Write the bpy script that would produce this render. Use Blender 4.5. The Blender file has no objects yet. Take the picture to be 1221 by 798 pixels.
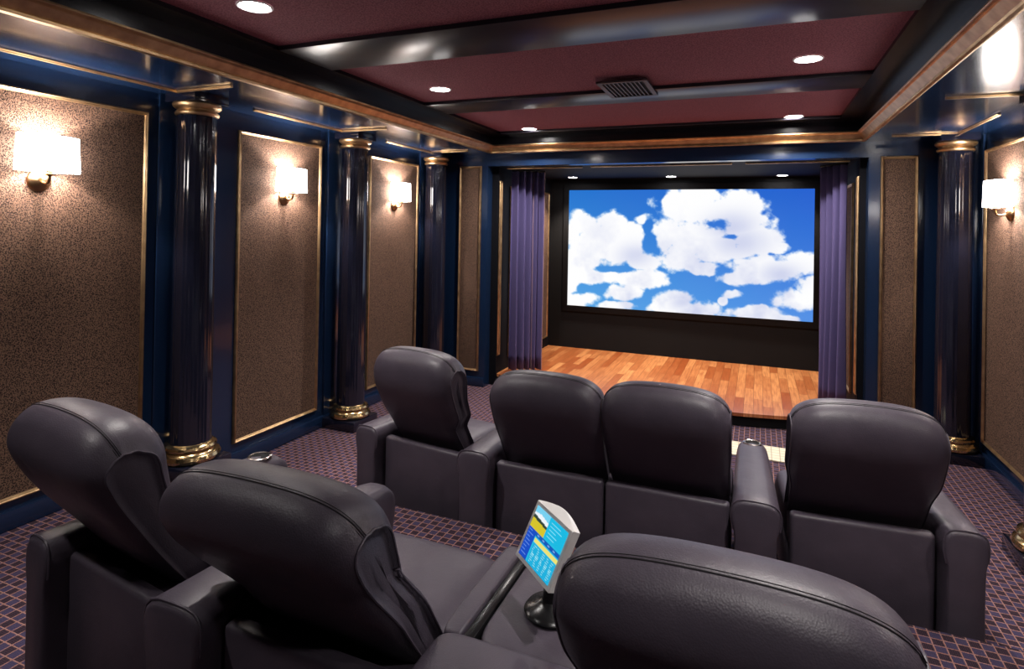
import bpy, math, random
import numpy as np
from mathutils import Vector, Matrix
random.seed(4); PI = math.pi
C = bpy.context.scene.collection
H = 1.74            # camera height over the carpet
W = 5.026           # room width
YF = 5.854          # front wall
SOF = 2.516         # soffit underside
CEI = 2.695         # fabric ceiling
RIS = 0.19          # rear riser height
RISY = 2.815         # front edge of the riser
YB = -1.5           # rear wall

# ------------------------------------------------------------------ materials
def s2l(c):
    return tuple(((v/255)/12.92 if v/255 <= .04045 else ((v/255+.055)/1.055)**2.4) for v in c) + (1,)
def mat(name, col, rough=.5, metal=0, coat=0, spec=.5, emis=None, es=0):
    m = bpy.data.materials.new(name); m.use_nodes = True
    b = m.node_tree.nodes['Principled BSDF']
    b.inputs['Base Color'].default_value = col if len(col) == 4 else tuple(col)+(1,)
    b.inputs['Roughness'].default_value = rough; b.inputs['Metallic'].default_value = metal
    b.inputs['Coat Weight'].default_value = coat; b.inputs['Coat Roughness'].default_value = .08
    b.inputs['Specular IOR Level'].default_value = spec
    if emis: b.inputs['Emission Color'].default_value = emis; b.inputs['Emission Strength'].default_value = es
    return m
def nodes(m): return m.node_tree.nodes, m.node_tree.links, m.node_tree.nodes['Principled BSDF']
def nn(m, t, **kw):
    n = m.node_tree.nodes.new(t)
    for k, v in kw.items(): setattr(n, k, v)
    return n
def mathn(m, op, a, b=None):
    n = nn(m, 'ShaderNodeMath', operation=op)
    for i, v in enumerate((a, b)):
        if v is None: continue
        if isinstance(v, (int, float)): n.inputs[i].default_value = v
        else: m.node_tree.links.new(v, n.inputs[i])
    return n.outputs[0]
def mixc(m, f, a, b):
    n = nn(m, 'ShaderNodeMix', data_type='RGBA')
    for s, v in ((0, f), (6, a), (7, b)):
        if isinstance(v, (int, float)): n.inputs[s].default_value = v
        elif isinstance(v, tuple): n.inputs[s].default_value = v
        else: m.node_tree.links.new(v, n.inputs[s])
    return n.outputs[2]
def noise_bump(m, scale, strength, dist=.002, detail=3):
    ns, ls, b = nodes(m)
    tc = nn(m, 'ShaderNodeTexCoord'); n = nn(m, 'ShaderNodeTexNoise'); n.inputs['Scale'].default_value = scale
    n.inputs['Detail'].default_value = detail
    ls.new(tc.outputs['Object'], n.inputs['Vector'])
    bp = nn(m, 'ShaderNodeBump'); bp.inputs['Strength'].default_value = strength; bp.inputs['Distance'].default_value = dist
    ls.new(n.outputs['Fac'], bp.inputs['Height']); ls.new(bp.outputs[0], b.inputs['Normal'])
    return n

navy = mat('navy_lacquer', s2l((20, 38, 66)), .18, coat=.3); noise_bump(navy, 6, .05, .004)
navy_dark = mat('blue_black_lacquer', s2l((22, 24, 38)), .12, coat=.4)
black_gloss = mat('black_gloss_paint', s2l((20, 18, 24)), .25, spec=.35)
alcove_m = mat('dull_midnight_paint', s2l((12, 13, 19)), .7, spec=.15)
matte_black = mat('matte_black', s2l((20, 20, 22)), .8, spec=.2)
beam_m = mat('beam_lacquer', s2l((34, 31, 40)), .30, spec=.35); noise_bump(beam_m, 5, .03, .003)
# aged gold leaf
gold = mat('gold_leaf', s2l((190, 146, 92)), .42, metal=1)
ns, ls, b = nodes(gold)
n = nn(gold, 'ShaderNodeTexNoise'); n.inputs['Scale'].default_value = 14; n.inputs['Detail'].default_value = 5
tc = nn(gold, 'ShaderNodeTexCoord'); ls.new(tc.outputs['Object'], n.inputs['Vector'])
ls.new(mixc(gold, n.outputs['Fac'], s2l((130, 98, 68)), s2l((226, 194, 150))), b.inputs['Base Color'])
brass = mat('polished_brass', s2l((208, 180, 132)), .2, metal=1)
antique = mat('antique_brass', s2l((150, 120, 88)), .28, metal=1)
steel = mat('satin_steel', s2l((196, 190, 184)), .25, metal=1)
# woven wall fabric
def fabric(name, c1, c2, scale, bumps=.4):
    m = mat(name, c1, .85, spec=.2); ns, ls, b = nodes(m)
    tc = nn(m, 'ShaderNodeTexCoord')
    v = nn(m, 'ShaderNodeTexVoronoi'); v.inputs['Scale'].default_value = scale; ls.new(tc.outputs['Object'], v.inputs['Vector'])
    n = nn(m, 'ShaderNodeTexNoise'); n.inputs['Scale'].default_value = scale*.9; n.inputs['Detail'].default_value = 2
    ls.new(tc.outputs['Object'], n.inputs['Vector'])
    f = mathn(m, 'ADD', mathn(m, 'MULTIPLY', v.outputs['Distance'], .9), mathn(m, 'MULTIPLY', n.outputs['Fac'], .8))
    r = nn(m, 'ShaderNodeMapRange'); r.inputs['From Min'].default_value = .66; r.inputs['From Max'].default_value = .94
    ls.new(f, r.inputs['Value'])
    ls.new(mixc(m, r.outputs[0], c1, c2), b.inputs['Base Color'])
    bp = nn(m, 'ShaderNodeBump'); bp.inputs['Strength'].default_value = bumps; bp.inputs['Distance'].default_value = .003
    ls.new(r.outputs[0], bp.inputs['Height']); ls.new(bp.outputs[0], b.inputs['Normal'])
    return m
wall_fab = fabric('woven_wall_fabric', s2l((26, 18, 18)), s2l((112, 87, 72)), 160)
ceil_fab = fabric('burgundy_ceiling_fabric', s2l((112, 60, 72)), s2l((146, 88, 98)), 120, .2)
# leather
leather = mat('charcoal_leather', s2l((56, 50, 60)), .44, spec=.45)
ns, ls, b = nodes(leather)
tc = nn(leather, 'ShaderNodeTexCoord')
n1 = nn(leather, 'ShaderNodeTexNoise'); n1.inputs['Scale'].default_value = 9; n1.inputs['Detail'].default_value = 4
v1 = nn(leather, 'ShaderNodeTexVoronoi'); v1.inputs['Scale'].default_value = 260
for q in (n1, v1): ls.new(tc.outputs['Object'], q.inputs['Vector'])
ls.new(mixc(leather, n1.outputs['Fac'], s2l((60, 54, 65)), s2l((78, 70, 81))), b.inputs['Base Color'])
hb = mathn(leather, 'ADD', mathn(leather, 'MULTIPLY', n1.outputs['Fac'], 3.0), mathn(leather, 'MULTIPLY', v1.outputs['Distance'], .25))
bp = nn(leather, 'ShaderNodeBump'); bp.inputs['Strength'].default_value = .35; bp.inputs['Distance'].default_value = .003
ls.new(hb, bp.inputs['Height']); ls.new(bp.outputs[0], b.inputs['Normal'])
stitch = mat('dark_thread', s2l((30, 26, 32)), .6)
# carpet
carpet = mat('plaid_carpet', (.03, .02, .03), .95, spec=.1)
ns, ls, b = nodes(carpet)
g = nn(carpet, 'ShaderNodeNewGeometry'); sp = nn(carpet, 'ShaderNodeSeparateXYZ'); ls.new(g.outputs['Position'], sp.inputs[0])
CELL = .042
nz = nn(carpet, 'ShaderNodeTexNoise'); nz.inputs['Scale'].default_value = 220; ls.new(g.outputs['Position'], nz.inputs['Vector'])
nb = nn(carpet, 'ShaderNodeTexNoise'); nb.inputs['Scale'].default_value = 60; ls.new(g.outputs['Position'], nb.inputs['Vector'])
def gl(out, wd):
    wob = mathn(carpet, 'ADD', out, mathn(carpet, 'MULTIPLY', nz.outputs['Fac'], .006))
    fr = mathn(carpet, 'FRACT', mathn(carpet, 'DIVIDE', wob, CELL))
    return mathn(carpet, 'LESS_THAN', mathn(carpet, 'ABSOLUTE', mathn(carpet, 'SUBTRACT', fr, .5)), wd)
lx, ly = gl(sp.outputs['X'], .058), gl(sp.outputs['Y'], .058)
line = mathn(carpet, 'MAXIMUM', lx, ly)
fx = mathn(carpet, 'FLOOR', mathn(carpet, 'ADD', mathn(carpet, 'DIVIDE', sp.outputs['X'], CELL), .5))
fy = mathn(carpet, 'FLOOR', mathn(carpet, 'ADD', mathn(carpet, 'DIVIDE', sp.outputs['Y'], CELL), .5))
chk = mathn(carpet, 'ABSOLUTE', mathn(carpet, 'MODULO', mathn(carpet, 'ADD', fx, fy), 2.0))
dots = mathn(carpet, 'MULTIPLY', mathn(carpet, 'GREATER_THAN', mathn(carpet, 'FRACT', mathn(carpet, 'DIVIDE', sp.outputs['X'], CELL/6)), .5),
             mathn(carpet, 'GREATER_THAN', mathn(carpet, 'FRACT', mathn(carpet, 'DIVIDE', sp.outputs['Y'], CELL/6)), .5))
cellc = mixc(carpet, chk, s2l((46, 33, 42)), s2l((60, 55, 82)))
cellc = mixc(carpet, mathn(carpet, 'MULTIPLY', dots, .4), cellc, s2l((92, 80, 98)))
linec = mixc(carpet, nb.outputs['Fac'], s2l((150, 96, 84)), s2l((190, 150, 134)))
ls.new(mixc(carpet, mathn(carpet, 'MULTIPLY', line, .75), cellc, linec), b.inputs['Base Color'])
bp = nn(carpet, 'ShaderNodeBump'); bp.inputs['Strength'].default_value = .6; bp.inputs['Distance'].default_value = .004
ls.new(nz.outputs['Fac'], bp.inputs['Height']); ls.new(bp.outputs[0], b.inputs['Normal'])
# stage boards (run towards the screen)
wood = mat('cherry_floor_boards', (.4, .15, .05), .28, coat=.3)
ns, ls, b = nodes(wood)
tc = nn(wood, 'ShaderNodeNewGeometry'); sp = nn(wood, 'ShaderNodeSeparateXYZ'); ls.new(tc.outputs['Position'], sp.inputs[0])
cmb = nn(wood, 'ShaderNodeCombineXYZ'); ls.new(sp.outputs['Y'], cmb.inputs[0]); ls.new(sp.outputs['X'], cmb.inputs[1])
br = nn(wood, 'ShaderNodeTexBrick'); ls.new(cmb.outputs[0], br.inputs['Vector'])
br.offset = .37; br.inputs['Scale'].default_value = 1; br.inputs['Mortar Size'].default_value = .0015
br.inputs['Brick Width'].default_value = .62; br.inputs['Row Height'].default_value = .083; br.inputs['Bias'].default_value = 0
br.inputs['Color1'].default_value = s2l((168, 88, 44)); br.inputs['Color2'].default_value = s2l((232, 160, 100)); br.inputs['Mortar'].default_value = s2l((90, 44, 22))
mp = nn(wood, 'ShaderNodeMapping'); mp.inputs['Scale'].default_value = (38, 3, 1); ls.new(tc.outputs['Position'], mp.inputs[0])
n = nn(wood, 'ShaderNodeTexNoise'); n.inputs['Scale'].default_value = 1.5; n.inputs['Detail'].default_value = 6; ls.new(mp.outputs[0], n.inputs['Vector'])
mr = nn(wood, 'ShaderNodeMapRange'); mr.inputs['From Min'].default_value = .4; mr.inputs['From Max'].default_value = .75; mr.inputs['To Max'].default_value = .6; ls.new(n.outputs['Fac'], mr.inputs[0])
ls.new(mixc(wood, mr.outputs[0], br.outputs['Color'], s2l((140, 62, 28))), b.inputs['Base Color'])
# velvet
velvet = mat('purple_velvet', s2l((92, 84, 128)), .75, spec=.2)
velvet.node_tree.nodes['Principled BSDF'].inputs['Sheen Weight'].default_value = .3
velvet.node_tree.nodes['Principled BSDF'].inputs['Sheen Tint'].default_value = s2l((150, 140, 200))
braid_m = mat('pale_braid', s2l((150, 122, 130)), .7)
cream_m = mat('cream_grid', s2l((235, 225, 196)), .8)
ns, ls, b = nodes(cream_m)
g = nn(cream_m, 'ShaderNodeNewGeometry'); br = nn(cream_m, 'ShaderNodeTexBrick'); ls.new(g.outputs['Position'], br.inputs['Vector'])
br.offset = 0; br.inputs['Scale'].default_value = 1; br.inputs['Brick Width'].default_value = .06; br.inputs['Row Height'].default_value = .06; br.inputs['Mortar Size'].default_value = .004
br.inputs['Color1'].default_value = s2l((240, 232, 205)); br.inputs['Color2'].default_value = s2l((232, 222, 196)); br.inputs['Mortar'].default_value = s2l((190, 176, 150))
ls.new(br.outputs[0], b.inputs['Base Color'])
white_glow = mat('lit_lamp_lens', (1, 1, 1), .5, emis=(1, .96, .94, 1), es=110)
shade_m = mat('lit_frosted_shade', (.9, .88, .85), .5, emis=(1, .94, .90, 1), es=20)
bulb_m = mat('lit_bulb', (1, 1, 1), .5, emis=(1, .9, .8, 1), es=15)
silver_pl = mat('silver_plastic', s2l((232, 230, 228)), .3)
black_pl = mat('black_plastic', s2l((22, 22, 24)), .25)
vent_m = mat('bronze_vent_metal', s2l((60, 46, 52)), .5, metal=.3)

# ------------------------------------------------------------------ mesh helpers
class M:
    def __init__(s): s.v = []; s.f = []
    def add(s, vs, fs):
        o = len(s.v); s.v += [tuple(p) for p in vs]; s.f += [tuple(i+o for i in f) for f in fs]; return s
    def box(s, x0, x1, y0, y1, z0, z1):
        return s.add([(x, y, z) for z in (z0, z1) for y in (y0, y1) for x in (x0, x1)],
                     [(0, 2, 3, 1), (4, 5, 7, 6), (0, 1, 5, 4), (2, 6, 7, 3), (0, 4, 6, 2), (1, 3, 7, 5)])
    def lathe(s, prof, n=40, c=(0, 0, 0), flute=0, nf=20):
        vs = []; k = len(prof)
        for i in range(n):
            a = 2*PI*i/n
            for r, z in prof:
                rr = r*(1 - flute*(.5+.5*math.cos(nf*a))) if flute else r
                vs.append((c[0]+rr*math.cos(a), c[1]+rr*math.sin(a), c[2]+z))
        fs = [(i*k+j, ((i+1) % n)*k+j, ((i+1) % n)*k+j+1, i*k+j+1) for i in range(n) for j in range(k-1)]
        return s.add(vs, fs)
    def tube(s, pts, r, n=8, closed=False, cap=True):
        pts = [Vector(p) for p in pts]; m = len(pts); vs = []
        up = Vector((0, 0, 1)); prev = None
        for i, p in enumerate(pts):
            a = pts[(i-1) % m] if (closed or i) else pts[0]; b_ = pts[(i+1) % m] if (closed or i < m-1) else pts[-1]
            t = (b_-a).normalized()
            if prev is None: prev = t.orthogonal().normalized()
            prev = (prev - t*prev.dot(t)).normalized(); q = t.cross(prev)
            for j in range(n):
                an = 2*PI*j/n; vs.append(p + prev*r*math.cos(an) + q*r*math.sin(an))
        fs = []
        for i in range(m if closed else m-1):
            for j in range(n):
                fs.append((i*n+j, i*n+(j+1) % n, ((i+1) % m)*n+(j+1) % n, ((i+1) % m)*n+j))
        if cap and not closed: fs += [tuple(range(n))[::-1], tuple(range((m-1)*n, m*n))]
        return s.add(vs, fs)
    def sweep_rect(s, prof, x0, x1, y0, y1):
        """profile (inward offset, z) swept round a rectangle with mitred corners"""
        vs = []; k = len(prof)
        for (cx, cy, sx, sy) in ((x0, y0, 1, 1), (x1, y0, -1, 1), (x1, y1, -1, -1), (x0, y1, 1, -1)):
            for o, z in prof: vs.append((cx+sx*o, cy+sy*o, z))
        fs = [(i*k+j, i*k+(j+1) % k, ((i+1) % 4)*k+(j+1) % k, ((i+1) % 4)*k+j) for i in range(4) for j in range(k)]
        return s.add(vs, fs)
    def grid(s, fn, nu, nv):
        vs = [fn(i/nu, j/nv) for i in range(nu+1) for j in range(nv+1)]
        fs = [(i*(nv+1)+j, (i+1)*(nv+1)+j, (i+1)*(nv+1)+j+1, i*(nv+1)+j+1) for i in range(nu) for j in range(nv)]
        return s.add(vs, fs)
    def build(s, name, m, parent=None, smooth=False, bevel=0, bseg=2, loc=None, xf=None):
        me = bpy.data.meshes.new(name); me.from_pydata([tuple(p) for p in s.v], [], s.f); me.update()
        import bmesh
        bm = bmesh.new(); bm.from_mesh(me)
        bmesh.ops.remove_doubles(bm, verts=bm.verts, dist=1e-6)
        if bevel: bmesh.ops.bevel(bm, geom=[e for e in bm.edges if len(e.link_faces) == 2 and e.calc_face_angle(0) > .5], offset=bevel, segments=bseg, affect='EDGES', profile=.5)
        bmesh.ops.recalc_face_normals(bm, faces=bm.faces)
        if xf: bm.transform(xf)
        bm.to_mesh(me); bm.free()
        if smooth or bevel:
            me.shade_smooth()
            if smooth != 'full': me.set_sharp_from_angle(angle=math.radians(38))
        me.materials.append(m)
        o = bpy.data.objects.new(name, me); C.objects.link(o)
        if parent: o.parent = parent
        if loc: o.location = loc
        return o
def tag(o, label, cat, group=None, kind=None):
    if label: o['label'] = label
    if cat: o['category'] = cat
    if group: o['group'] = group
    if kind: o['kind'] = kind
    return o
def thing(name, label, cat, loc=(0, 0, 0), rz=0, group=None):
    o = bpy.data.objects.new(name, None); C.objects.link(o); o.location = loc; o.rotation_euler = (0, 0, rz)
    o.empty_display_size = .1
    return tag(o, label, cat, group)
def struct(o, label=None):
    o['kind'] = 'structure'
    if label: o['label'] = label
    return o
def copy_tree(o, parent=None):
    c = o.copy(); C.objects.link(c); c.parent = parent
    for ch in [q for q in bpy.data.objects if q.parent == o]: copy_tree(ch, c)
    return c
def mirror_x(m):    # mirrored copy of a mesh builder about the room's middle
    q = M(); q.v = [(W-x, y, z) for x, y, z in m.v]; q.f = [tuple(reversed(f)) for f in m.f]; return q

# ------------------------------------------------------------------ shell
fl = M().box(-.1, W+.1, YB-.1, 8.0, -.12, 0)
struct(fl.build('floor', carpet), 'dark plum carpet with a tan grid')
rs = M().box(.0, W, YB, RISY, 0.001, RIS)
struct(rs.build('trim_1', carpet, bevel=.012), 'carpeted platform under the rear row')
for nm, x0, x1 in (('wall_left', -.12, 0), ('wall_right', W, W+.12)):
    struct(M().box(x0, x1, YB, YF, 0, 2.9).build(nm, navy))
struct(M().box(-.12, W+.12, YB-.12, YB, 0, 2.9).build('wall_back', navy_dark))
# front wall with the stage opening
OX0, OX1, OZ = .711, W-.742, 2.385
wf = M().box(-.12, OX0, YF, YF+.12, 0, 2.9).box(OX1, W+.12, YF, YF+.12, 0, 2.9).box(OX0, OX1, YF, YF+.12, OZ, 2.9)
struct(wf.build('wall_front', navy))
# stage alcove
AX0, AX1, AY = .79, W-.79, 7.75
struct(M().box(AX0-.1, AX0, YF+.12, AY, 0, 2.6).build('wall_stage_left', alcove_m))
struct(M().box(AX1, AX1+.1, YF+.12, AY, 0, 2.6).build('wall_stage_right', alcove_m))
struct(M().box(AX0-.1, AX1+.1, AY, AY+.1, 0, 2.6).build('wall_stage_back', matte_black))
struct(M().box(AX0-.1, AX1+.1, YF+.12, AY, OZ, OZ+.1).build('ceiling_stage', alcove_m))
# ceiling: soffit ring, tray faces, burgundy fabric
TX0, TX1, TY0, TY1 = .79, W-.79, -1.0, 5.74
sf = M().box(0, TX0, YB, YF, SOF, SOF+.3).box(TX1, W, YB, YF, SOF, SOF+.3).box(TX0, TX1, TY1, YF, SOF, SOF+.3).box(TX0, TX1, YB, TY0, SOF, SOF+.3)
struct(sf.build('ceiling_soffit', navy), 'glossy navy soffit ring round the raised ceiling')
struct(M().box(TX0, TX1, TY0, TY1, CEI, CEI+.12).build('ceiling', ceil_fab), 'burgundy fabric ceiling panels')
bd = M().sweep_rect([(0, CEI-.022), (.21, CEI-.022), (.21, CEI), (0, CEI)], TX0, TX1, TY0, TY1)
struct(bd.build('trim_2', black_gloss), 'black border board round the burgundy ceiling')
st = M().sweep_rect([(0, SOF+.06), (.03, SOF+.06), (.03, CEI-.022), (0, CEI-.022)], TX0, TX1, TY0, TY1)
struct(st.build('trim_3', black_gloss), 'black face above the gold cornice')
crown = [(-.012, SOF-.004), (.004, SOF-.012), (.016, SOF-.006), (.018, SOF+.006), (.012, SOF+.012), (.018, SOF+.018), (.03, SOF+.030), (.044, SOF+.046),
         (.050, SOF+.052), (.058, SOF+.055), (.064, SOF+.062), (.062, SOF+.070), (.054, SOF+.074), (.0, SOF+.074), (-.012, SOF+.04)]
struct(M().sweep_rect(crown, TX0, TX1, TY0, TY1).build('trim_4', gold, smooth=True), 'gold cornice round the raised ceiling')
# beams
BL = ['glossy dark ceiling beam nearest the top of the photo', 'narrower glossy dark ceiling beam beside the air vent',
      'glossy dark ceiling beam behind the camera', 'glossy dark ceiling beam at the rear end of the room']
for i, (y0, y1) in enumerate(((2.49, 2.93), (4.03, 4.40), (.95, 1.4), (-.55, -.1))):
    if i > 1: struct(M().box(TX0+.21, TX1-.21, y0, y1, CEI-.024, CEI+.01).build('trim_%d' % (20+i), beam_m, bevel=.003))
    else: tag(M().box(TX0+.21, TX1-.21, y0, y1, CEI-.024, CEI+.01).build('ceiling_beam', beam_m, bevel=.003), BL[i], 'beam', 'dark beams across the burgundy ceiling')
struct(M().box(TX0+.21, TX1-.21, 5.50, TY1-.2, CEI-.020, CEI+.01).build('trim_5', beam_m, bevel=.003), 'dark board across the front end of the ceiling')

# gold bead profile helper: rectangular frame in a plane
def frame_on(m, org, ux, uz, un, w, h, fw=.022, ft=.016):
    """mitred moulding frame of outer size w x h standing ft proud of the plane"""
    prof = [(0, 0), (0, ft*.55), (fw*.18, ft*.9), (fw*.4, ft), (fw*.6, ft*.75), (fw*.72, ft*.8), (fw*.9, ft*.5), (fw, 0)]
    O = Vector(org); ux, uz, un = Vector(ux), Vector(uz), Vector(un); vs = []; k = len(prof)
    for (a, c, sa, sc) in ((0, 0, 1, 1), (w, 0, -1, 1), (w, h, -1, -1), (0, h, 1, -1)):
        for o, t in prof: vs.append(O + ux*(a+sa*o) + uz*(c+sc*o) + un*t)
    fs = [(i*k+j, i*k+j+1, ((i+1) % 4)*k+j+1, ((i+1) % 4)*k+j) for i in range(4) for j in range(k-1)]
    return m.add(vs, fs)
PT = H+.648; PB = H-1.577
bays = [('first', 1.31, 2.475, H-1.41), ('second', 3.155, 4.02, PB), ('third', 4.70, 5.57, PB), ('rear', -.25, .72, H-1.41)]
desc = {('L', 'first'): 'large brown woven fabric wall panel at the left edge, gold frame cut by the picture edge',
        ('L', 'second'): 'brown woven fabric wall panel between the two near black columns of the left wall',
        ('L', 'third'): 'narrow-looking brown fabric wall panel on the left wall beside the front corner column',
        ('R', 'third'): 'brown woven fabric wall panel on the right wall behind the right-hand sconce'}
for side in 'LR':
    for nm, y0, y1, zb in bays:
        vis = (side, nm) in desc
        sx = 1 if side == 'L' else -1; X = 0 if side == 'L' else W
        f = M().box(min(X, X+sx*.008), max(X, X+sx*.008), y0+.01, y1-.01, zb+.01, PT-.01)
        g_ = M(); frame_on(g_, (X+sx*.0, y0, zb), (0, 1, 0), (0, 0, 1), (sx, 0, 0), y1-y0, PT-zb, .026, .024)
        if vis:
            p = f.build('wall_panel', wall_fab); tag(p, desc[(side, nm)], 'wall panel', 'gold-framed fabric panels on the walls')
            g_.build('gold_frame', gold, p, smooth=True)
        elif side == 'L' or nm != 'third':
            p = f.build('wall_panel', wall_fab)
            tag(p, 'brown fabric wall panel %s on the %s wall' % ({'first': 'beside the rear row', 'second': 'beyond the right picture edge', 'rear': 'behind the camera'}[nm], {'L': 'left', 'R': 'right'}[side]), 'wall panel', 'gold-framed fabric panels on the walls')
            g_.build('gold_frame', gold, p, smooth=True)
XA, XB = .375, .640
for side in 'LR':
    x0 = XA if side == 'L' else W-XB; x1 = XB if side == 'L' else W-XA
    if side == 'R': x0, x1 = W-.655, W-.385
    p = M().box(x0+.01, x1-.01, YF-.008, YF, PB+.01, PT-.01).build('wall_panel', wall_fab)
    g_ = M(); frame_on(g_, (x0, YF, PB), (1, 0, 0), (0, 0, 1), (0, -1, 0), x1-x0, PT-PB, .026, .024)
    g_.build('gold_frame', gold, p, smooth=True)
    tag(p, 'tall narrow brown fabric panel left of the stage opening' if side == 'L' else 'tall narrow brown fabric panel right of the stage opening', 'wall panel', 'gold-framed fabric panels on the walls')
# fabric panels on the stage side walls
for side in 'LR':
    for k, (y0, y1, z0, z1) in enumerate(((5.99, 6.05, .32, 2.235), (6.30, 7.66, .25, 2.20))):
        m1 = M().box(AX0, AX0+.006, y0+(.01 if k else -.01), y1-.01, z0+.01, z1-.01)
        m2 = M(); frame_on(m2, (AX0, y0 if k else 5.98, z0), (0, 1, 0), (0, 0, 1), (1, 0, 0), y1-(y0 if k else 5.98), z1-z0, .026, .02)
        if side == 'R': m1, m2 = mirror_x(m1), mirror_x(m2)
        p = m1.build('wall_panel', wall_fab); m2.build('gold_frame', gold, p, smooth=True)
        tag(p, '%s fabric panel on the %s side wall of the stage' % (('slim strip of', 'wide brown')[k] if k else 'slim brown', {'L': 'left', 'R': 'right'}[side]) + (' behind the curtain' if k else ' in front of the curtain'), 'wall panel', 'gold-framed fabric panels on the walls')
# gold bead frames on the soffit and under the stage header
n_t = 6
for side in 'LR':
    for y0, y1 in ((1.25, 2.53), (3.10, 4.06), (4.68, 5.52), (-.4, .75)):
        q = M().box(.190, .206, y0, y1, SOF-.015, SOF).box(.206, .214, y0, y1-.0, SOF-.008, SOF).box(.190, .64, y1-.022, y1-.006, SOF-.015, SOF).box(.190, .64, y1-.030, y1-.022, SOF-.008, SOF)
        if side == 'R': q = mirror_x(q)
        struct(q.build('trim_%d' % n_t, gold, bevel=.003), 'gold bead on the soffit'); n_t += 1
for x0, x1 in ((.84, 1.70), (1.79, 3.18), (3.30, 4.17)):
    q = M().box(x0, x1, 6.07, 6.10, OZ-.014, OZ)
    struct(q.build('trim_%d' % n_t, gold, bevel=.004), 'gold bead on the stage ceiling'); n_t += 1
# pilasters behind the columns, baseboards
COLS = [2.72, 4.26, 5.66]
for side in 'LR':
    for y, w_ in ((2.74, .20), (4.30, .20), (5.72, .125), (.97, .2)):
        q = M().box(0, .022, y-w_, y+w_, .0, SOF)
        if side == 'R': q = mirror_x(q)
        struct(q.build('trim_%d' % n_t, navy, bevel=.004), 'navy pilaster board'); n_t += 1
    q = M().box(XA-.3 if side == 'L' else 0, 0, 0, 0, 0, 0) if False else M().box(0, .20, YF-.022, YF, 0, SOF)
    if side == 'R': q = mirror_x(q)
    struct(q.build('trim_%d' % n_t, navy, bevel=.004), 'navy corner board'); n_t += 1
def bboard(name, x0, x1, y0, y1, z0):
    m = M().box(x0, x1, y0, y1, z0, z0+.10)
    struct(m.build(name, navy, bevel=.006))
bboard('baseboard_left', 0, .026, RISY, YF, 0); bboard('baseboard_right', W-.026, W, RISY, YF, 0)
bboard('baseboard_left_rear', 0, .026, YB, RISY, RIS); bboard('baseboard_right_rear', W-.026, W, YB, RISY, RIS)
bboard('baseboard_front_left', .026, OX0, YF-.026, YF, 0); bboard('baseboard_front_right', OX1, W-.026, YF-.026, YF, 0)

# ------------------------------------------------------------------ columns
def column(x, y, z0, label):
    t = thing('column', label, 'column', (x, y, z0), 0, 'black fluted columns with gold capitals')
    top = SOF - z0
    M().box(-.165, .165, -.165, .165, 0, .085).build('plinth', navy_dark, t, bevel=.006)
    bp_ = [(.0, .085), (.150, .085), (.166, .095), (.172, .112), (.164, .130), (.148, .138), (.142, .146), (.146, .156), (.150, .168), (.144, .180), (.130, .186), (.120, .194), (0, .194)]
    M().lathe(bp_, 48).build('base', brass, t, smooth=True)
    sh = []
    for k in range(15):
        f = k/14; r = .118*(1-.06*f**1.5); sh.append((r, .19+(top-.19-.13)*f))
    M().lathe(sh, 240, flute=.014, nf=22).build('shaft', navy_dark, t, smooth='full')
    cp = [(0, top-.135), (.112, top-.135), (.122, top-.128), (.126, top-.118), (.120, top-.108), (.112, top-.102), (.112, top-.094), (.124, top-.088), (.136, top-.076), (.138, top-.064), (.130, top-.054), (0, top-.054)]
    M().lathe(cp, 48).build('capital', gold, t, smooth=True)
    M().box(-.125, .125, -.125, .125, top-.055, top).build('abacus', navy_dark, t, bevel=.004)
    return t
column(.19, 2.665, RIS-.0, 'tall black fluted column nearest on the left wall, gold base behind the rear seats')
column(.19, 4.24, 0, 'black fluted column between the second and third left wall panels')
column(.205, 5.62, 0, 'black fluted column in the far left corner beside the slim fabric panel')
column(W-.19, 5.62, 0, 'black fluted column in the far right corner behind the right sconce')
column(W-.165, 3.97, 0, 'column at the right edge of the photo with only its gold base showing')

# ------------------------------------------------------------------ stage, curtains, screen
ST = H-1.617
stg = thing('stage', 'low stage with glossy orange-brown wooden boards under the screen', 'stage', (W/2, 6.6, 0))
def bow(x): return 6.00 - .36*(1-(abs(x)/(AX1-W/2))**3)
def bowed(z0, z1, yoff=0, n=28):
    m = M(); h_ = AX1-W/2-.003
    fr = [(-h_+2*h_*i/n, bow(-h_+2*h_*i/n)-6.6+yoff) for i in range(n+1)]
    ring = fr + [(h_, AY-6.6-.002), (-h_, AY-6.6-.002)]; k = len(ring)
    return m.add([(x, y, z) for z in (z0, z1) for x, y in ring], [tuple(range(k))[::-1], tuple(range(k, 2*k))]+[(i, (i+1) % k, k+(i+1) % k, k+i) for i in range(k)])
bowed(ST-.03, ST).build('floorboards', wood, stg)
bowed(0.001, ST-.03, .03).build('riser', matte_black, stg)

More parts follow.
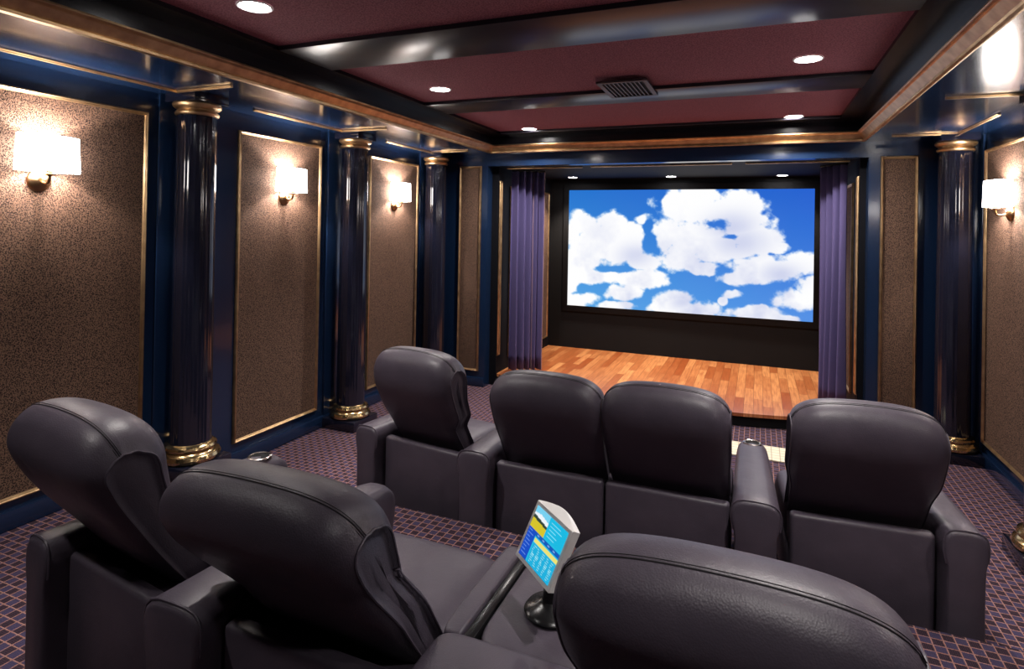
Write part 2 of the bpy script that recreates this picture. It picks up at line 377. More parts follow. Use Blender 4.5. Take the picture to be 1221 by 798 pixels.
def curtain(path, z0, z1, label, nf, flip=False):
    """path: list of (x, y) from wall to free edge"""
    t = thing('curtain', label, 'curtain', (path[0][0], path[0][1], z0), 0, 'purple velvet stage curtains')
    P = [Vector((a, b_)) for a, b_ in path]; L = [0]
    for a, b_ in zip(P, P[1:]): L.append(L[-1]+(b_-a).length)
    def at(u):
        d = u*L[-1]
        for k in range(len(P)-1):
            if d <= L[k+1]+1e-9: break
        f = (d-L[k])/(L[k+1]-L[k]); p = P[k].lerp(P[k+1], f); tg = (P[k+1]-P[k]).normalized()
        return p, Vector((-tg.y, tg.x))
    rnd = random.Random(nf*7); ph = [rnd.uniform(-.6, .6) for _ in range(nf*2+2)]
    def pos(u, v, off=0):
        p, nrm = at(u); w_ = u*nf
        k = min(int(w_*2), nf*2); loc = ph[k]*(1-(w_*2-k)) + ph[k+1]*(w_*2-k)
        amp = .058*(1-.35*v) * (1+.25*math.sin(3*u+1))
        d = amp*math.sin(2*PI*w_ + loc*.9 + .25*math.sin(2.2*v+u*4)) + .010*math.sin(4*PI*w_+v*2)
        sway = .012*(1-v)*math.sin(5*u)
        q_ = p + nrm*(d+off) + (P[-1]-P[0]).normalized()*sway
        return (q_.x-path[0][0], q_.y-path[0][1], (z1-z0)*v)
    m = M(); NU, NV = nf*16, 14
    front = [pos(i/NU, j/NV, .004) for i in range(NU+1) for j in range(NV+1)]
    back = [pos(i/NU, j/NV, -.004) for i in range(NU+1) for j in range(NV+1)]
    idx = lambda i, j: i*(NV+1)+j
    fs = [(idx(i, j), idx(i+1, j), idx(i+1, j+1), idx(i, j+1)) for i in range(NU) for j in range(NV)]
    o_ = len(front)
    fs += [tuple(o_+a for a in reversed(f)) for f in fs]
    for j in range(NV):
        fs.append((idx(0, j), idx(0, j+1), o_+idx(0, j+1), o_+idx(0, j))); fs.append((idx(NU, j+1), idx(NU, j), o_+idx(NU, j), o_+idx(NU, j+1)))
    for i in range(NU):
        fs.append((idx(i+1, 0), idx(i, 0), o_+idx(i, 0), o_+idx(i+1, 0))); fs.append((idx(i, NV), idx(i+1, NV), o_+idx(i+1, NV), o_+idx(i, NV)))
    m.add(front+back, fs).build('drape', velvet, t, smooth='full')
    for uu in (.68, .965):
        s_ = .012 if not flip else -.012
        M().tube([pos(uu, v/20, s_ if flip else -.012) for v in range(21)], .0045, 6).build('braid', braid_m, t, smooth=True)
    a = pos(0, 1); b_ = pos(1, 1)
    M().tube([(0, 0, z1-z0+.012), (P[-1].x-P[0].x, P[-1].y-P[0].y, z1-z0+.012)], .012, 10).build('track', black_pl, t, smooth=True)
    return t
curtain([(.87, 6.16), (1.0, 6.26), (1.17, 6.40)], ST+.01, OZ-.03, 'purple velvet curtain at the left side of the screen', 5)
curtain([(4.16, 6.16), (4.08, 6.26), (3.97, 6.42)], ST+.01, OZ-.03, 'purple velvet curtain at the right side of the screen', 4, True)

# projected sky picture
def fbm(nx, ny, sc, oc, seed):
    r = np.random.RandomState(seed); out = np.zeros((ny, nx)); amp = 1; tot = 0
    for o in range(oc):
        gx, gy = int(sc*1.78)+2, int(sc)+2; g_ = r.rand(gy+1, gx+1)
        xs = np.linspace(0, sc*1.78-.01, nx); ys = np.linspace(0, sc-.01, ny)
        x0 = xs.astype(int); y0 = ys.astype(int); fx_ = xs-x0; fy_ = ys-y0
        fx_ = fx_*fx_*(3-2*fx_); fy_ = fy_*fy_*(3-2*fy_)
        a = g_[np.ix_(y0, x0)]; b_ = g_[np.ix_(y0, x0+1)]; c = g_[np.ix_(y0+1, x0)]; d = g_[np.ix_(y0+1, x0+1)]
        out += amp*((a*(1-fx_)+b_*fx_)*(1-fy_)[:, None] + (c*(1-fx_)+d*fx_)*fy_[:, None]); tot += amp
        amp *= .55; sc *= 2
    return out/tot
NX, NY = 440, 248
blobs = [(650,130,165,120,1),(620,270,150,130,1),(560,130,60,80,1),(830,130,140,75,1),(900,130,80,60,.9),(880,215,110,80,1),(720,300,160,90,1),(610,370,95,60,1),(930,290,120,62,1),(1010,320,60,30,1),(700,410,75,35,.9),(850,330,110,40,.9),
  (110,215,75,70,1),(280,210,78,68,1),(370,280,92,82,1),(230,300,200,110,1),(440,365,90,50,1),(100,390,100,100,1),(180,440,140,45,1),(90,470,70,60,.9),
  (420,460,125,48,1),(350,510,95,42,1),(110,545,110,40,1),(300,575,110,24,1),(440,185,65,34,.75),(480,240,40,40,.75),
  (570,562,105,54,1),(690,597,90,48,1),(560,620,80,20,1),(980,410,175,62,1),(1110,385,85,62,1),(860,455,90,35,1),(1080,550,100,50,1),(1140,500,60,60,1),
  (820,525,55,24,.75),(790,555,26,24,.7),(930,620,130,46,1),(1040,640,60,24,1)]
uu, vv = np.meshgrid(np.linspace(0, 1, NX), np.linspace(0, 1, NY))
px_ = 66+uu*1085; py_ = 58+vv*(507+uu*85)
dn = np.full((NY, NX), -1.0)
for bx_, by_, rx_, ry_, wgt in blobs:
    d = wgt-((px_-bx_)/rx_)**2-((py_-by_)/ry_)**2; dn = np.maximum(dn, d)
n1_, n2_ = fbm(NX, NY, 11, 6, 3), fbm(NX, NY, 3, 4, 9)
for bx_, by_, rx_, ry_, wgt in ((458,255,26,75,1.3),(390,150,30,30,.8),(280,412,90,12,1.0),(815,270,34,14,1.2),(125,245,20,20,.8),(120,345,34,16,.7),(500,345,22,24,.9),(130,490,26,22,1.1),(505,100,22,60,.9)):
    dn = dn-wgt*np.exp(-((px_-bx_)/rx_)**2-((py_-by_)/ry_)**2)
den = dn*1.0 + (n1_-.5)*1.9 + .20
al = np.clip(den/.62+.08, 0, 1); al = al*al*(3-2*al)
gray = np.clip((fbm(NX, NY, 4, 5, 21)-.44)*2.6, 0, 1)*np.clip((vv*1.2), .25, 1)
for gx_, gy_, gr_ in ((400, 350, 90), (860, 300, 120), (820, 220, 110), (1020, 440, 90), (620, 560, 60)):
    gray = np.maximum(gray*.98, .75*np.exp(-(((px_-gx_)/gr_)**2+((py_-gy_)/(gr_*.6))**2)) * (.6+.8*n2_))
gray = np.clip(gray, 0, .8)
sky = np.stack([38+42*vv+10*n2_, 98+48*vv+20*(1-uu), 208+22*vv], -1)
cl = np.stack([255-58*gray, 255-52*gray, 256-22*gray], -1)
img = sky*(1-al[..., None])+cl*al[..., None]; img = np.clip(img, 0, 255)/255
lin = np.where(img <= .04045, img/12.92, ((img+.055)/1.055)**2.4)
SX0, SX1, SZ0, SZ1 = 1.062, 4.022, H-1.046, H+.500
scr = thing('projection_screen', 'large lit screen showing white clouds in a blue sky', 'screen', ((SX0+SX1)/2, AY-.02, SZ0))
vs = [((SX0+(SX1-SX0)*i/(NX-1))-(SX0+SX1)/2, -.012, (SZ1-SZ0)*(1-j/(NY-1))) for j in range(NY) for i in range(NX)]
fs = [(j*NX+i, (j+1)*NX+i, (j+1)*NX+i+1, j*NX+i+1) for j in range(NY-1) for i in range(NX-1)]
def picture(name, vs, fs, cols, m, parent):
    me = bpy.data.meshes.new(name); me.from_pydata(vs, [], fs)
    a = me.color_attributes.new('picture', 'FLOAT_COLOR', 'POINT')
    a.data.foreach_set('color', np.concatenate([cols.reshape(-1, 3), np.ones((len(vs), 1))], 1).astype(np.float32).ravel())
    me.materials.append(m); o = bpy.data.objects.new(name, me); C.objects.link(o); o.parent = parent; return o
def picmat(name, st_):
    m = mat(name, (0, 0, 0), .9, spec=0); n_ = nn(m, 'ShaderNodeVertexColor'); n_.layer_name = 'picture'
    b_ = m.node_tree.nodes['Principled BSDF']; m.node_tree.links.new(n_.outputs[0], b_.inputs['Emission Color']); b_.inputs['Emission Strength'].default_value = st_
    return m
picture('screen_surface', vs, fs, lin, picmat('projected_sky', 1.0), scr)
hw = (SX1-SX0)/2
q = M().box(-hw-.08, hw+.08, -.010, .018, -.08, SZ1-SZ0+.08)
q.build('screen_frame', matte_black, scr, bevel=.004)

# ------------------------------------------------------------------ lamps
def spot(x, y, z, e, ang=96, bl=1.0, col=(1, .93, .88), r=.035, tgt=None):
    l = bpy.data.lights.new('downlight_lamp', 'SPOT'); l.energy = e; l.spot_size = math.radians(ang); l.spot_blend = bl; l.color = col; l.shadow_soft_size = r
    o = bpy.data.objects.new('downlight_lamp', l); C.objects.link(o); o.location = (x, y, z)
    return o
def point(x, y, z, e, col=(1, .87, .78), r=.02):
    l = bpy.data.lights.new('sconce_lamp', 'POINT'); l.energy = e; l.color = col; l.shadow_soft_size = r
    o = bpy.data.objects.new('sconce_lamp', l); C.objects.link(o); o.location = (x, y, z)
    return o
DOWN_E = 150
dl0 = thing('downlight', 'x', 'ceiling light', (0, 0, 0), 0, 'recessed downlights in the burgundy ceiling')
M().lathe([(.064, .0), (.065, -.005), (.072, -.007), (.078, -.004), (.078, 0)], 32).build('trim_ring', silver_pl, dl0, smooth=True)
M().lathe([(0, -.003), (.0645, -.003), (.0645, -.001), (0, -.001)], 32).build('lens', white_glow, dl0)
dls = [(1.345, 1.99, 'downlight nearest the top left corner of the photo'), (1.345, 3.66, 'left downlight of the middle ceiling bay'),
       (1.345, 5.42, 'left downlight of the far ceiling bay above the stage header'), (3.66, 3.65, 'right downlight of the middle ceiling bay'),
       (3.68, 5.45, 'right downlight of the far ceiling bay above the stage header'), (3.66, 1.95, 'downlight above the right rear seat, out of frame'),
       (1.345, .35, 'added left fill downlight behind the camera'), (3.66, .35, 'added right fill downlight behind the camera')]  # last pair is unseen, added to brighten the rear seat backs
for i, (x, y, lb) in enumerate(dls):
    o = dl0 if i == 0 else copy_tree(dl0)
    o.location = (x, y, CEI-.0005); o['label'] = lb
    spot(x, y, CEI-.03, DOWN_E if y > .5 else 55, 152 if y > 5 else 92)  # weaker spots for the added fill pair behind the camera
sl = [(1.21, 7.37, 'small downlight at the left end of the stage ceiling'), (2.43, 7.45, 'small downlight in the middle of the stage ceiling'), (3.67, 7.50, 'small downlight at the right end of the stage ceiling')]
for x, y, lb in sl:
    o = copy_tree(dl0); o.location = (x, y, OZ-.0005); o.scale = (.85, .85, 1); o['label'] = lb; o['group'] = 'small downlights in the stage ceiling'
for x, y in ((1.3, 6.9), (2.43, 6.9), (3.6, 6.9)):
    pass
for x, y, lb in sl:
    spot(x, y-.0, OZ-.02, 130, 104, .6, (1, .86, .72))

def sconce(side, y, label, z=H+.19):
    s = 1 if side == 'L' else -1
    t = thing('wall_sconce', label, 'wall light', (0 if side == 'L' else W, y, z), 0 if side == 'L' else PI, 'brass wall sconces with white drum shades')
    rot = Matrix.Rotation(PI/2, 4, 'Y')
    q_ = M().lathe([(0, .034), (.018, .033), (.030, .026), (.040, .018), (.052, .014), (.056, .008), (.056, 0), (0, 0)], 32)
    q_.build('backplate', antique, t, smooth=True, xf=Matrix.Translation((.0085, 0, 0)) @ rot)
    pts = [(.03, 0, 0), (.05, 0, -.012), (.075, 0, -.016), (.092, 0, -.008), (.10, 0, .012), (.10, 0, .03)]
    M().tube(pts, .0075, 10).build('arm', antique, t, smooth=True)
    M().lathe([(0, .022), (.010, .022), (.030, .028), (.032, .032), (.016, .036), (.016, .052), (.018, .056), (0, .056)], 28, (.10, 0, 0)).build('candle_cup', antique, t, smooth=True)
    M().lathe([(0, .056), (.012, .058), (.016, .075), (.014, .095), (.006, .115), (0, .12)], 20, (.10, 0, 0)).build('bulb', bulb_m, t, smooth=True)
    # oval drum shade, open above and below
    nseg = 48; vs_ = []
    for k in range(nseg):
        a = 2*PI*k/nseg
        for (rr, zz) in ((1, .045), (.94, .225), (.90, .225), (.96, .045)):
            vs_.append((.087+.075*rr*math.cos(a), .150*rr*math.sin(a), zz))
    fs_ = [(k*4+j, ((k+1) % nseg)*4+j, ((k+1) % nseg)*4+(j+1) % 4, k*4+(j+1) % 4) for k in range(nseg) for j in range(4)]
    M().add(vs_, fs_).build('lamp_shade', shade_m, t, smooth=True)
    M().tube([(.10, -.142, .056), (.10, .142, .056)], .002, 6).build('shade_bracket', antique, t, smooth=True)
    point(t.location.x+s*.09, y, z+.14, SC_E)
    return t
SC_E = 32
sconce('L', 1.89, 'brass wall sconce with glowing shade nearest the left edge of the photo')
sconce('L', 3.60, 'brass wall sconce with glowing shade on the panel between the two near columns')
sconce('L', 5.12, 'brass wall sconce with glowing shade on the far left wall panel')
sconce('R', 5.07, 'brass wall sconce with glowing shade on the right wall', H+.15)
sconce('R', 3.60, 'brass wall sconce on the right wall beyond the picture edge')
sconce('R', 1.89, 'brass wall sconce on the right wall beside the rear row')

# ceiling air vent
v = thing('air_vent', 'square bronze air vent in the burgundy ceiling', 'vent', (2.61, 3.93, CEI-.024))
q = M()
for o_, zz in ((0, 0), ):
    q.box(-.16, .16, -.23, -.20, -.014, -.001).box(-.16, .16, .20, .23, -.014, -.001).box(-.16, -.13, -.20, .20, -.014, -.001).box(.13, .16, -.20, .20, -.014, -.001)
q.build('vent_frame', vent_m, v, bevel=.002)
M().box(-.13, .13, -.20, .20, -.003, -.001).build('backing', matte_black, v)
for i in range(9):
    M().box(-.117+i*.027, -.109+i*.027, -.20, .20, -.012, -.003).build('slat', vent_m, v)

# cream patch on the carpet
tag(M().box(3.20, 3.70, 4.93, 5.24, .002, .012).build('floor_strip', cream_m, bevel=.003), 'cream gridded strip on the carpet in front of the console arm', 'mat')

# ------------------------------------------------------------------ recliners
LEAN = .15
def back_profile(Ht):
    """closed side profile (y, z): y=0 is the rear of the arms, +y faces the screen"""
    k = Ht-1.02
    P = [(.10, .33), (.045, .45), (.005, .56), (-.030, .68), (-.060, .80+k*.7), (-.076, .89+k), (-.068, .955+k), (-.035, 1.0+k), (.015, 1.02+k), (.085, 1.012+k),
         (.145, .975+k), (.178, .915+k), (.184, .845+k), (.174, .78+k), (.160, .745+k*.8), (.166, .70), (.185, .62), (.205, .53), (.215, .44), (.20, .34)]
    P = [(y+LEAN*max(0, (.84-z)/.40)**1.25, z) for y, z in P]
    # smooth by Catmull-Rom
    out = []; n_ = len(P)
    for i in range(n_):
        p0, p1, p2, p3 = P[i-1], P[i], P[(i+1) % n_], P[(i+2) % n_]
        for t_ in (0, .25, .5, .75):
            out.append(tuple(.5*((2*p1[d])+(-p0[d]+p2[d])*t_+(2*p0[d]-5*p1[d]+4*p2[d]-p3[d])*t_*t_+(-p0[d]+3*p1[d]-3*p2[d]+p3[d])*t_**3) for d in (0, 1)))
    return out
def seat_back(t, xc, a, Ht, al_, cut=0):
    prof = back_profile(Ht); n_ = len(prof)
    def cen(p):   # spine the profile shrinks toward
        z = min(max(p[1], .42), Ht-.17); f = (z-.42)/(Ht-.59)
        return (.115*(1-f)+.055*f+LEAN*max(0, (.84-z)/.40)**1.25, z)
    us = [-1+2*i/40 for i in range(41)]
    def S(u): return max(1e-4, (1-abs(u)**5.0))**(1/3.2)
    UM = .965
    def P3(u, p):
        u = u*UM; s_ = S(u); c = cen(p)
        y = c[0]+(p[0]-c[0])*s_; z = c[1]+(p[1]-c[1])*s_
        if p[1] > .8: z -= .022*(u*u)*min(1, (p[1]-.8)/.15)
        lo = max(0, min(1, (.70-p[1])/.12)); lo = lo*lo*(3-2*lo)
        aa = a*(1-lo)+lo*(al_-.012-cut*.3); xx = xc*(1-lo)-lo*cut*.3
        # soft fold ripples near the ends of the top roll
        rip = .0022*math.sin((p[0]*9+p[1]*7)*12)*max(0, abs(u)-.7)/.3 * (1 if p[0] > .0 else .2)
        return (xx+aa*u/UM, y, z+rip)
    m = M(); vs_ = []
    for u in us:
        for p in prof: vs_.append(P3(u, p))
    fs_ = [(i*n_+j, i*n_+(j+1) % n_, (i+1)*n_+(j+1) % n_, (i+1)*n_+j) for i in range(40) for j in range(n_)]
    m.add(vs_, fs_)
    # inset side caps
    for e, s_ in ((0, -1), (40, 1)):
        ring = vs_[e*n_:(e+1)*n_]
        prev = list(ring); rings = [ring]
        for (kk, dx) in ((.96, .002), (.90, -.012), (.6, -.010), (.25, -.008)):
            rr = []
            for j, p in enumerate(prof):
                c = cen(p); q_ = ring[j]
                rr.append((q_[0]+s_*dx, c[0]+(q_[1]-c[0])*kk, c[1]+(q_[2]-c[1])*(kk if kk > .8 else kk)))
            rings.append(rr)
        for r0, r1 in zip(rings, rings[1:]):
            m.add(r0+r1, [(j, (j+1) % n_, n_+(j+1) % n_, n_+j) for j in range(n_)])
        m.add(rings[-1], [tuple(range(n_))])
    b_ = m.build('backrest', leather, t, smooth='full')
    # stitched seam along the rear of the crest
    ks = [i for i, p in enumerate(prof) if p[0] < 0 and p[1] > Ht-.05]
    kz = min(range(n_), key=lambda i: abs(prof[i][0]+.014)+(0 if prof[i][1] > Ht-.06 else 9))
    pk = prof[kz]
    for off in (-.0055, .0055):
        pts = []
        for i in range(61):
            u = -1+2*i/60; q_ = Vector(P3(u, pk)); pts.append(q_+Vector((0, off*.6-.0005, off*.8+.0006)))
        M().tube(pts, .0011, 5).build('seam', stitch, b_, smooth=True)
    M().tube([Vector(P3(-1+2*i/60, pk))+Vector((0, 0, .0002)) for i in range(61)], .0018, 5).build('seam', stitch, b_, smooth=True)
    # welt round each side panel
    for u, s_ in ((-1, -1), (1, 1)):
        pts = [Vector(P3(u, p))+Vector((s_*.001, 0, 0)) for p in prof[4:-6]]
        M().tube(pts, .0035, 6).build('side_welt', leather, b_, smooth=True)
    return b_
def rounded_rect_ring(x0, x1, z0, z1, r, n_=6):
    out = []
    for cx_, cz_, a0 in ((x1-r, z1-r, 0), (x0+r, z1-r, PI/2), (x0+r, z0+r, PI), (x1-r, z0+r, 3*PI/2)):
        for k in range(n_+1):
            a = a0+PI/2*k/n_; out.append((cx_+r*math.cos(a), cz_+r*math.sin(a)))
    return out
def arm(t, x0, x1, h=.55, L=.93, cup=False, f0=0, f1=0):
    if x1 == .445: L = .74; h = .53
    w_ = x1-x0; xm = (x0+x1)/2
    # outline seen from behind: padded roll on top, slightly hollow flanks
    half = [(0, h), (.25, h-.002), (.38, h-.010), (.46, h-.026), (.5, h-.052), (.5, h-.085), (.475, h-.115), (.44, h-.14), (.425, h-.2), (.42, h-.32), (.43, .10), (.445, .02)]
    ring = [(xm+a*w_, z) for a, z in half] + [(xm-a*w_, z) for a, z in reversed(half[1:])]
    n_ = len(ring); m = M(); vs_ = []
    secs = [(0, .90, .02), (.006, .97, .006), (.018, 1, 0)] + [(L*f, 1, 0) for f in (.1, .25, .45, .6, .72)] + [(L*.80, .99, .003), (L*.88, .965, .008), (L*.94, .91, .02), (L*.98, .80, .05), (L, .6, .11)]
    for y, sx, dz in secs:
        for (x, z) in ring:
            zz = z-dz*(max(0, z-h*.5)/(h*.5)) if z > h*.5 else z
            fr = y/L; wf_ = 1+(f1-f0)*fr/w_
            vs_.append((xm+(f0+f1)/2*fr+(x-xm)*sx*wf_, y, zz))
    fs_ = [(i*n_+j, i*n_+(j+1) % n_, (i+1)*n_+(j+1) % n_, (i+1)*n_+j) for i in range(len(secs)-1) for j in range(n_)]
    fs_ += [tuple(range(n_)), tuple(range((len(secs)-1)*n_, len(secs)*n_))]
    a_ = m.add(vs_, fs_).build('armrest', leather, t, smooth='full')
    a_.data.set_sharp_from_angle(angle=math.radians(60))
    # welt at the rear end
    pts = [(x, .012, z-.0) for (x, z) in [(xm+(q[0]-xm)*1.0, q[1]) for q in ring[-7:]+ring[:7]]]
    M().tube(pts, .004, 6).build('welt', leather, a_, smooth=True)
    if cup:
        M().lathe([(.036, .000), (.037, .007), (.043, .009), (.049, .006), (.050, -.004)], 36, (xm+(f0+f1)/2*.865, L*.865, h-.009)).build('cup_holder', steel, a_, smooth=True)
        M().lathe([(0, .0015), (.037, .0015), (.038, .004)], 32, (xm+(f0+f1)/2*.865, L*.865, h-.009)).build('cup_well', matte_black, a_)
    return a_
def puff(x0, x1, y0, y1, z0, z1, r=.045, crown_=.02):
    """upholstered block: rounded box with a crowned top"""
    m = M(); nx_, ny_ = 18, 16
    def prof1(t_, lo, hi):   # rounded distribution
        return lo+(hi-lo)*t_
    import itertools
    def se(c): return math.copysign(abs(c)**.28, c)
    cx_, cy_, cz_ = (x0+x1)/2, (y0+y1)/2, (z0+z1)/2; A_, B_, C_ = (x1-x0)/2, (y1-y0)/2, (z1-z0)/2
    NU_, NV_ = 44, 22; vs_ = []
    for i in range(NV_+1):
        ph_ = -PI/2+PI*i/NV_
        for j in range(NU_):
            th_ = 2*PI*j/NU_
            x = se(math.cos(ph_))*se(math.cos(th_)); y = se(math.cos(ph_))*se(math.sin(th_)); z = se(math.sin(ph_))
            vs_.append((cx_+A_*x, cy_+B_*y, cz_+C_*z+(crown_*(1-x*x)*(1-y*y) if z > 0 else 0)))
    fs_ = [(i*NU_+j, i*NU_+(j+1) % NU_, (i+1)*NU_+(j+1) % NU_, (i+1)*NU_+j) for i in range(NV_) for j in range(NU_)]
    return m.add(vs_, fs_)
def recliner(loc, wd, label, backw, Ht=1.02, arms=(), xoff=0, yaw=0, cutr=0, group='charcoal leather home theatre recliners'):
    t = thing('recliner', label, 'recliner', loc, yaw, group)
    a = wd/2
    M().box(-a+.004, a-.004, .07, .125, .03, .49).build('rear_panel', leather, t, bevel=.018, bseg=3)
    M().box(-a+.012, a-.012-cutr, .125, .70, .03, .30).build('base_frame', leather, t, bevel=.012)
    M().box(-a+.010, a-.010, .125, .26, .30, .44).build('rear_deck', leather, t, bevel=.014)
    puff(-a+.006, a-.006-cutr, .21, .745, .28, .455, crown_=.02).build('seat', leather, t, smooth='full')
    puff(-a+.010, a-.010-cutr, .66, .80, .06, .40, crown_=.0).build('footrest', leather, t, smooth='full')
    seat_back(t, xoff, backw/2, Ht, a, cutr)
    for ar in arms:
        x0, x1, cup = ar[:3]; f0, f1 = ar[3:] if len(ar) > 3 else (0, 0)
        arm(t, x0, x1, cup=cup, f0=f0, f1=f1)
    return t
F0 = 2.83
recliner((1.665, F0+.04, 0), .56, 'leftmost recliner of the front row, turned towards the centre and showing its side', .545, 1.045,
         [(-.28-.165, -.282, False)], -.012, -.14, .12)
recliner((2.440, F0, 0), .585, 'front row recliner second from the left, with an arm on its left only', .574, 1.005, [(-.485, -.295, False, .05, 0)])
recliner((3.028, F0, 0), .585, 'front row recliner third from the left, with the cup holder arm on its right', .574, 1.015, [(.296, .502, True, 0, -.05)])
recliner((3.850, F0+.05, 0), .56, 'right end recliner of the front row, with a narrow arm on its right', .575, 1.025,
         [(.282, .282+.155, False)], 0, .08)
R0 = 1.10
recliner((1.635, R0+.02, RIS), .50, 'rear row recliner at the left edge of the photo, turned towards the centre', .545, .99,
         [(-.25-.105, -.225, True)], -.11, -.14, .13)
recliner((2.395, R0, RIS), .54, 'rear row recliner in the left foreground, its wide back facing the camera', .605, .935, [(-.48, -.272, False, .07, 0)], xoff=-.09)
recliner((3.37, R0+.02, RIS), .58, 'large rear row recliner at the bottom right, nearest to the camera', .612, .955,
         [(.292, .445, False)])

# centre console with touch panel between the rear seats
cz = H-1.03-RIS
con = thing('centre_console', 'flat charcoal leather console between the two right rear recliners', 'console', (2.857, R0+.03, RIS))
M().box(-.168, .205, .02, .66, .03, cz-.055).build('console_body', leather, con, bevel=.012)
puff(-.178, .215, .0, .235, cz-.075, cz, crown_=.004).build('lid', leather, con, smooth='full')
puff(-.178, -.118, .225, .68, cz-.09, cz, crown_=.0).build('side_pad', leather, con, smooth='full')
puff(-.085, .215, .225, .68, cz-.09, cz-.004, crown_=.0).build('tray', leather, con, smooth='full')
M().box(-.118, -.088, .235, .64, cz-.06, cz-.012).build('slot', black_pl, con, bevel=.003)
tp = thing('touch_panel', 'small tilted silver touch screen with a blue menu on the console', 'touch panel', (2.90, 1.50, RIS+cz))
M().lathe([(0, 0), (.072, 0), (.074, .006), (.066, .016), (.040, .024), (.026, .034), (.022, .06), (0, .062)], 36, (0.02, .03, 0)).build('round_base', black_pl, tp, smooth=True)
PC = Vector((2.900, 1.511, H-.842)); th, ti = -.745, .456; pw, ph_ = .191, .160
wd_ = Vector((math.cos(th), math.sin(th), 0)); n0 = Vector((math.sin(th), -math.cos(th), 0))
up_ = Vector((0, 0, 1))*math.cos(ti)-n0*math.sin(ti); nr_ = wd_.cross(up_)
rotm = Matrix((wd_, up_, nr_)).transposed().to_4x4()       # local x=width, y=up, z=out of the screen
XF = Matrix.Translation(PC-tp.location) @ rotm
M().tube([(0.02, .03, .045), tuple(XF @ Vector((0, -.045, -.03)))], .014, 12).build('neck', black_pl, tp, smooth=True)
# bowed-top silver bezel
bz = M(); NB = 16
rect = [(-pw/2, -ph_/2, 0), (pw/2, -ph_/2, 0)] + [(pw/2-pw*i/NB, ph_/2-.006, 0) for i in range(NB+1)]
lip = [(pw/2-pw*i/NB, ph_/2-.004+.020*math.sin(PI*i/NB), -.003-.016*math.sin(PI*i/NB)) for i in range(NB+1)]
back = [(x*.97, y*.97, -.022) for x, y, z in rect[:2]] + [(x*.97, y, -.026) for x, y, z in lip]
k = len(rect); nl = len(lip)
fs = [tuple(range(k))] + [(2+i, 3+i, k+i+1, k+i) for i in range(NB)]
ob = k+nl; rim = [0, 1]+[k+i for i in range(nl)]
fs += [(rim[i], rim[(i+1) % k], ob+(i+1) % k, ob+i) for i in range(k)] + [tuple(range(ob+k-1, ob-1, -1)), (1, 2, k), (0, k+nl-1, k-1)]
bz.add(rect+lip+back, fs).build('bezel', silver_pl, tp, xf=XF)
puffm = M().box(-pw*.40, pw*.40, -ph_*.40, ph_*.40, -.045, -.018); puffm.build('rear_shell', black_pl, tp, bevel=.012, xf=XF)
# menu picture
PX, PY = 96, 78; im = np.zeros((PY, PX, 3)); U_, V_ = np.meshgrid(np.linspace(0, 1, PX), np.linspace(0, 1, PY))
def put(u0, u1, v0, v1, c):
    mk = (U_ >= u0) & (U_ <= u1) & (V_ >= v0) & (V_ <= v1); im[mk] = c
put(0, 1, 0, 1, (40, 190, 228)); put(0, .46, 0, .40, (120, 208, 240))
im[(U_ < .46) & (V_ < .30) & (V_ > .06) & (V_ > .10+.16*np.abs(U_-.2))] = (236, 244, 250)
im[(U_ < .46) & (V_ < .40) & (V_ > .17+.10*U_)] = (52, 70, 60)
im[(U_ < .46) & (V_ < .42) & (V_ > .24+.06*U_)] = (214, 196, 46)
put(.46, 1, .0, .40, (30, 186, 226)); put(0, 1, .42, .50, (24, 92, 186)); put(0, .25, .42, 1, (28, 78, 196)); put(.27, 1, .53, .60, (236, 226, 120))
put(.27, 1, .62, 1, (34, 176, 220))
rr_ = random.Random(2)
for r_ in range(9):
    v0 = .64+.038*r_
    for q_ in range(5):
        u0 = .30+.14*q_+rr_.uniform(0, .03); put(u0, u0+rr_.uniform(.04, .09), v0, v0+.014, (150, 226, 240))
for r_ in range(8): put(.03, .03+rr_.uniform(.08, .18), .46+.065*r_, .475+.065*r_, (110, 150, 230))
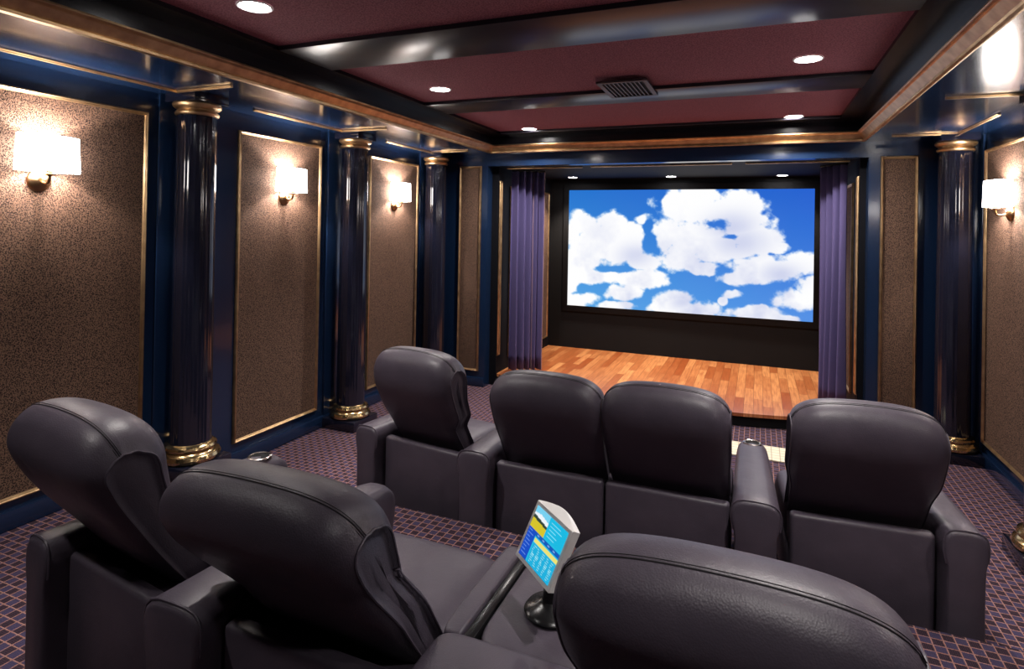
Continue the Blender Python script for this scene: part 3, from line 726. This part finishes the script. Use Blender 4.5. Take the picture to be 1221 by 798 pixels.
for r_ in range(5): put(.52, .52+rr_.uniform(.2, .42), .07+.065*r_, .085+.065*r_, (140, 228, 246))
for q_ in range(4): put(.30+.17*q_, .36+.17*q_, .445, .475, (120, 170, 230))
im /= 255; im = np.where(im <= .04045, im/12.92, ((im+.055)/1.055)**2.4)
ix, iy = pw*.44, ph_*.42
vs = [tuple(XF @ Vector((-ix+2*ix*i/(PX-1), iy-2*iy*j/(PY-1)-.002, .0015))) for j in range(PY) for i in range(PX)]
fs = [(j*PX+i, (j+1)*PX+i, (j+1)*PX+i+1, j*PX+i+1) for j in range(PY-1) for i in range(PX-1)]
picture('display', vs, fs, im, picmat('menu_display', 1.0), tp)

# ------------------------------------------------------------------ world, camera, view
w = bpy.data.worlds.new('world'); bpy.context.scene.world = w; w.use_nodes = True
w.node_tree.nodes['Background'].inputs[0].default_value = (.01, .01, .012, 1)
cd = bpy.data.cameras.new('camera'); cam = bpy.data.objects.new('camera', cd); C.objects.link(cam)
y_, p_, r_ = (math.radians(a) for a in (22.509, .349, 1.038))
Fv = Vector((-math.sin(y_)*math.cos(p_), math.cos(y_)*math.cos(p_), math.sin(p_)))
Rv = Vector((math.cos(y_), math.sin(y_), 0)); Uv = Rv.cross(Fv)
Rv, Uv = Rv*math.cos(r_)+Uv*math.sin(r_), -Rv*math.sin(r_)+Uv*math.cos(r_)
mt = Matrix((Rv, Uv, -Fv)).transposed().to_4x4(); mt.translation = Vector((3.416, 0, H)); cam.matrix_world = mt
cd.sensor_width = 36; cd.lens = 710.2/1221*36; cd.shift_x = (610.5-609.2)/1221; cd.shift_y = (265.6-399)/1221
cd.clip_start = .05
sc = bpy.context.scene; sc.camera = cam
sc.view_settings.view_transform = 'Standard'; sc.view_settings.look = 'None'; sc.view_settings.gamma = 1; sc.view_settings.use_curve_mapping = False
sc.view_settings.exposure = 0
sc.cycles.use_denoising = True; sc.cycles.max_bounces = 8; sc.cycles.diffuse_bounces = 4; sc.cycles.glossy_bounces = 4
sc.cycles.sample_clamp_indirect = 6; sc.cycles.sample_clamp_direct = 0
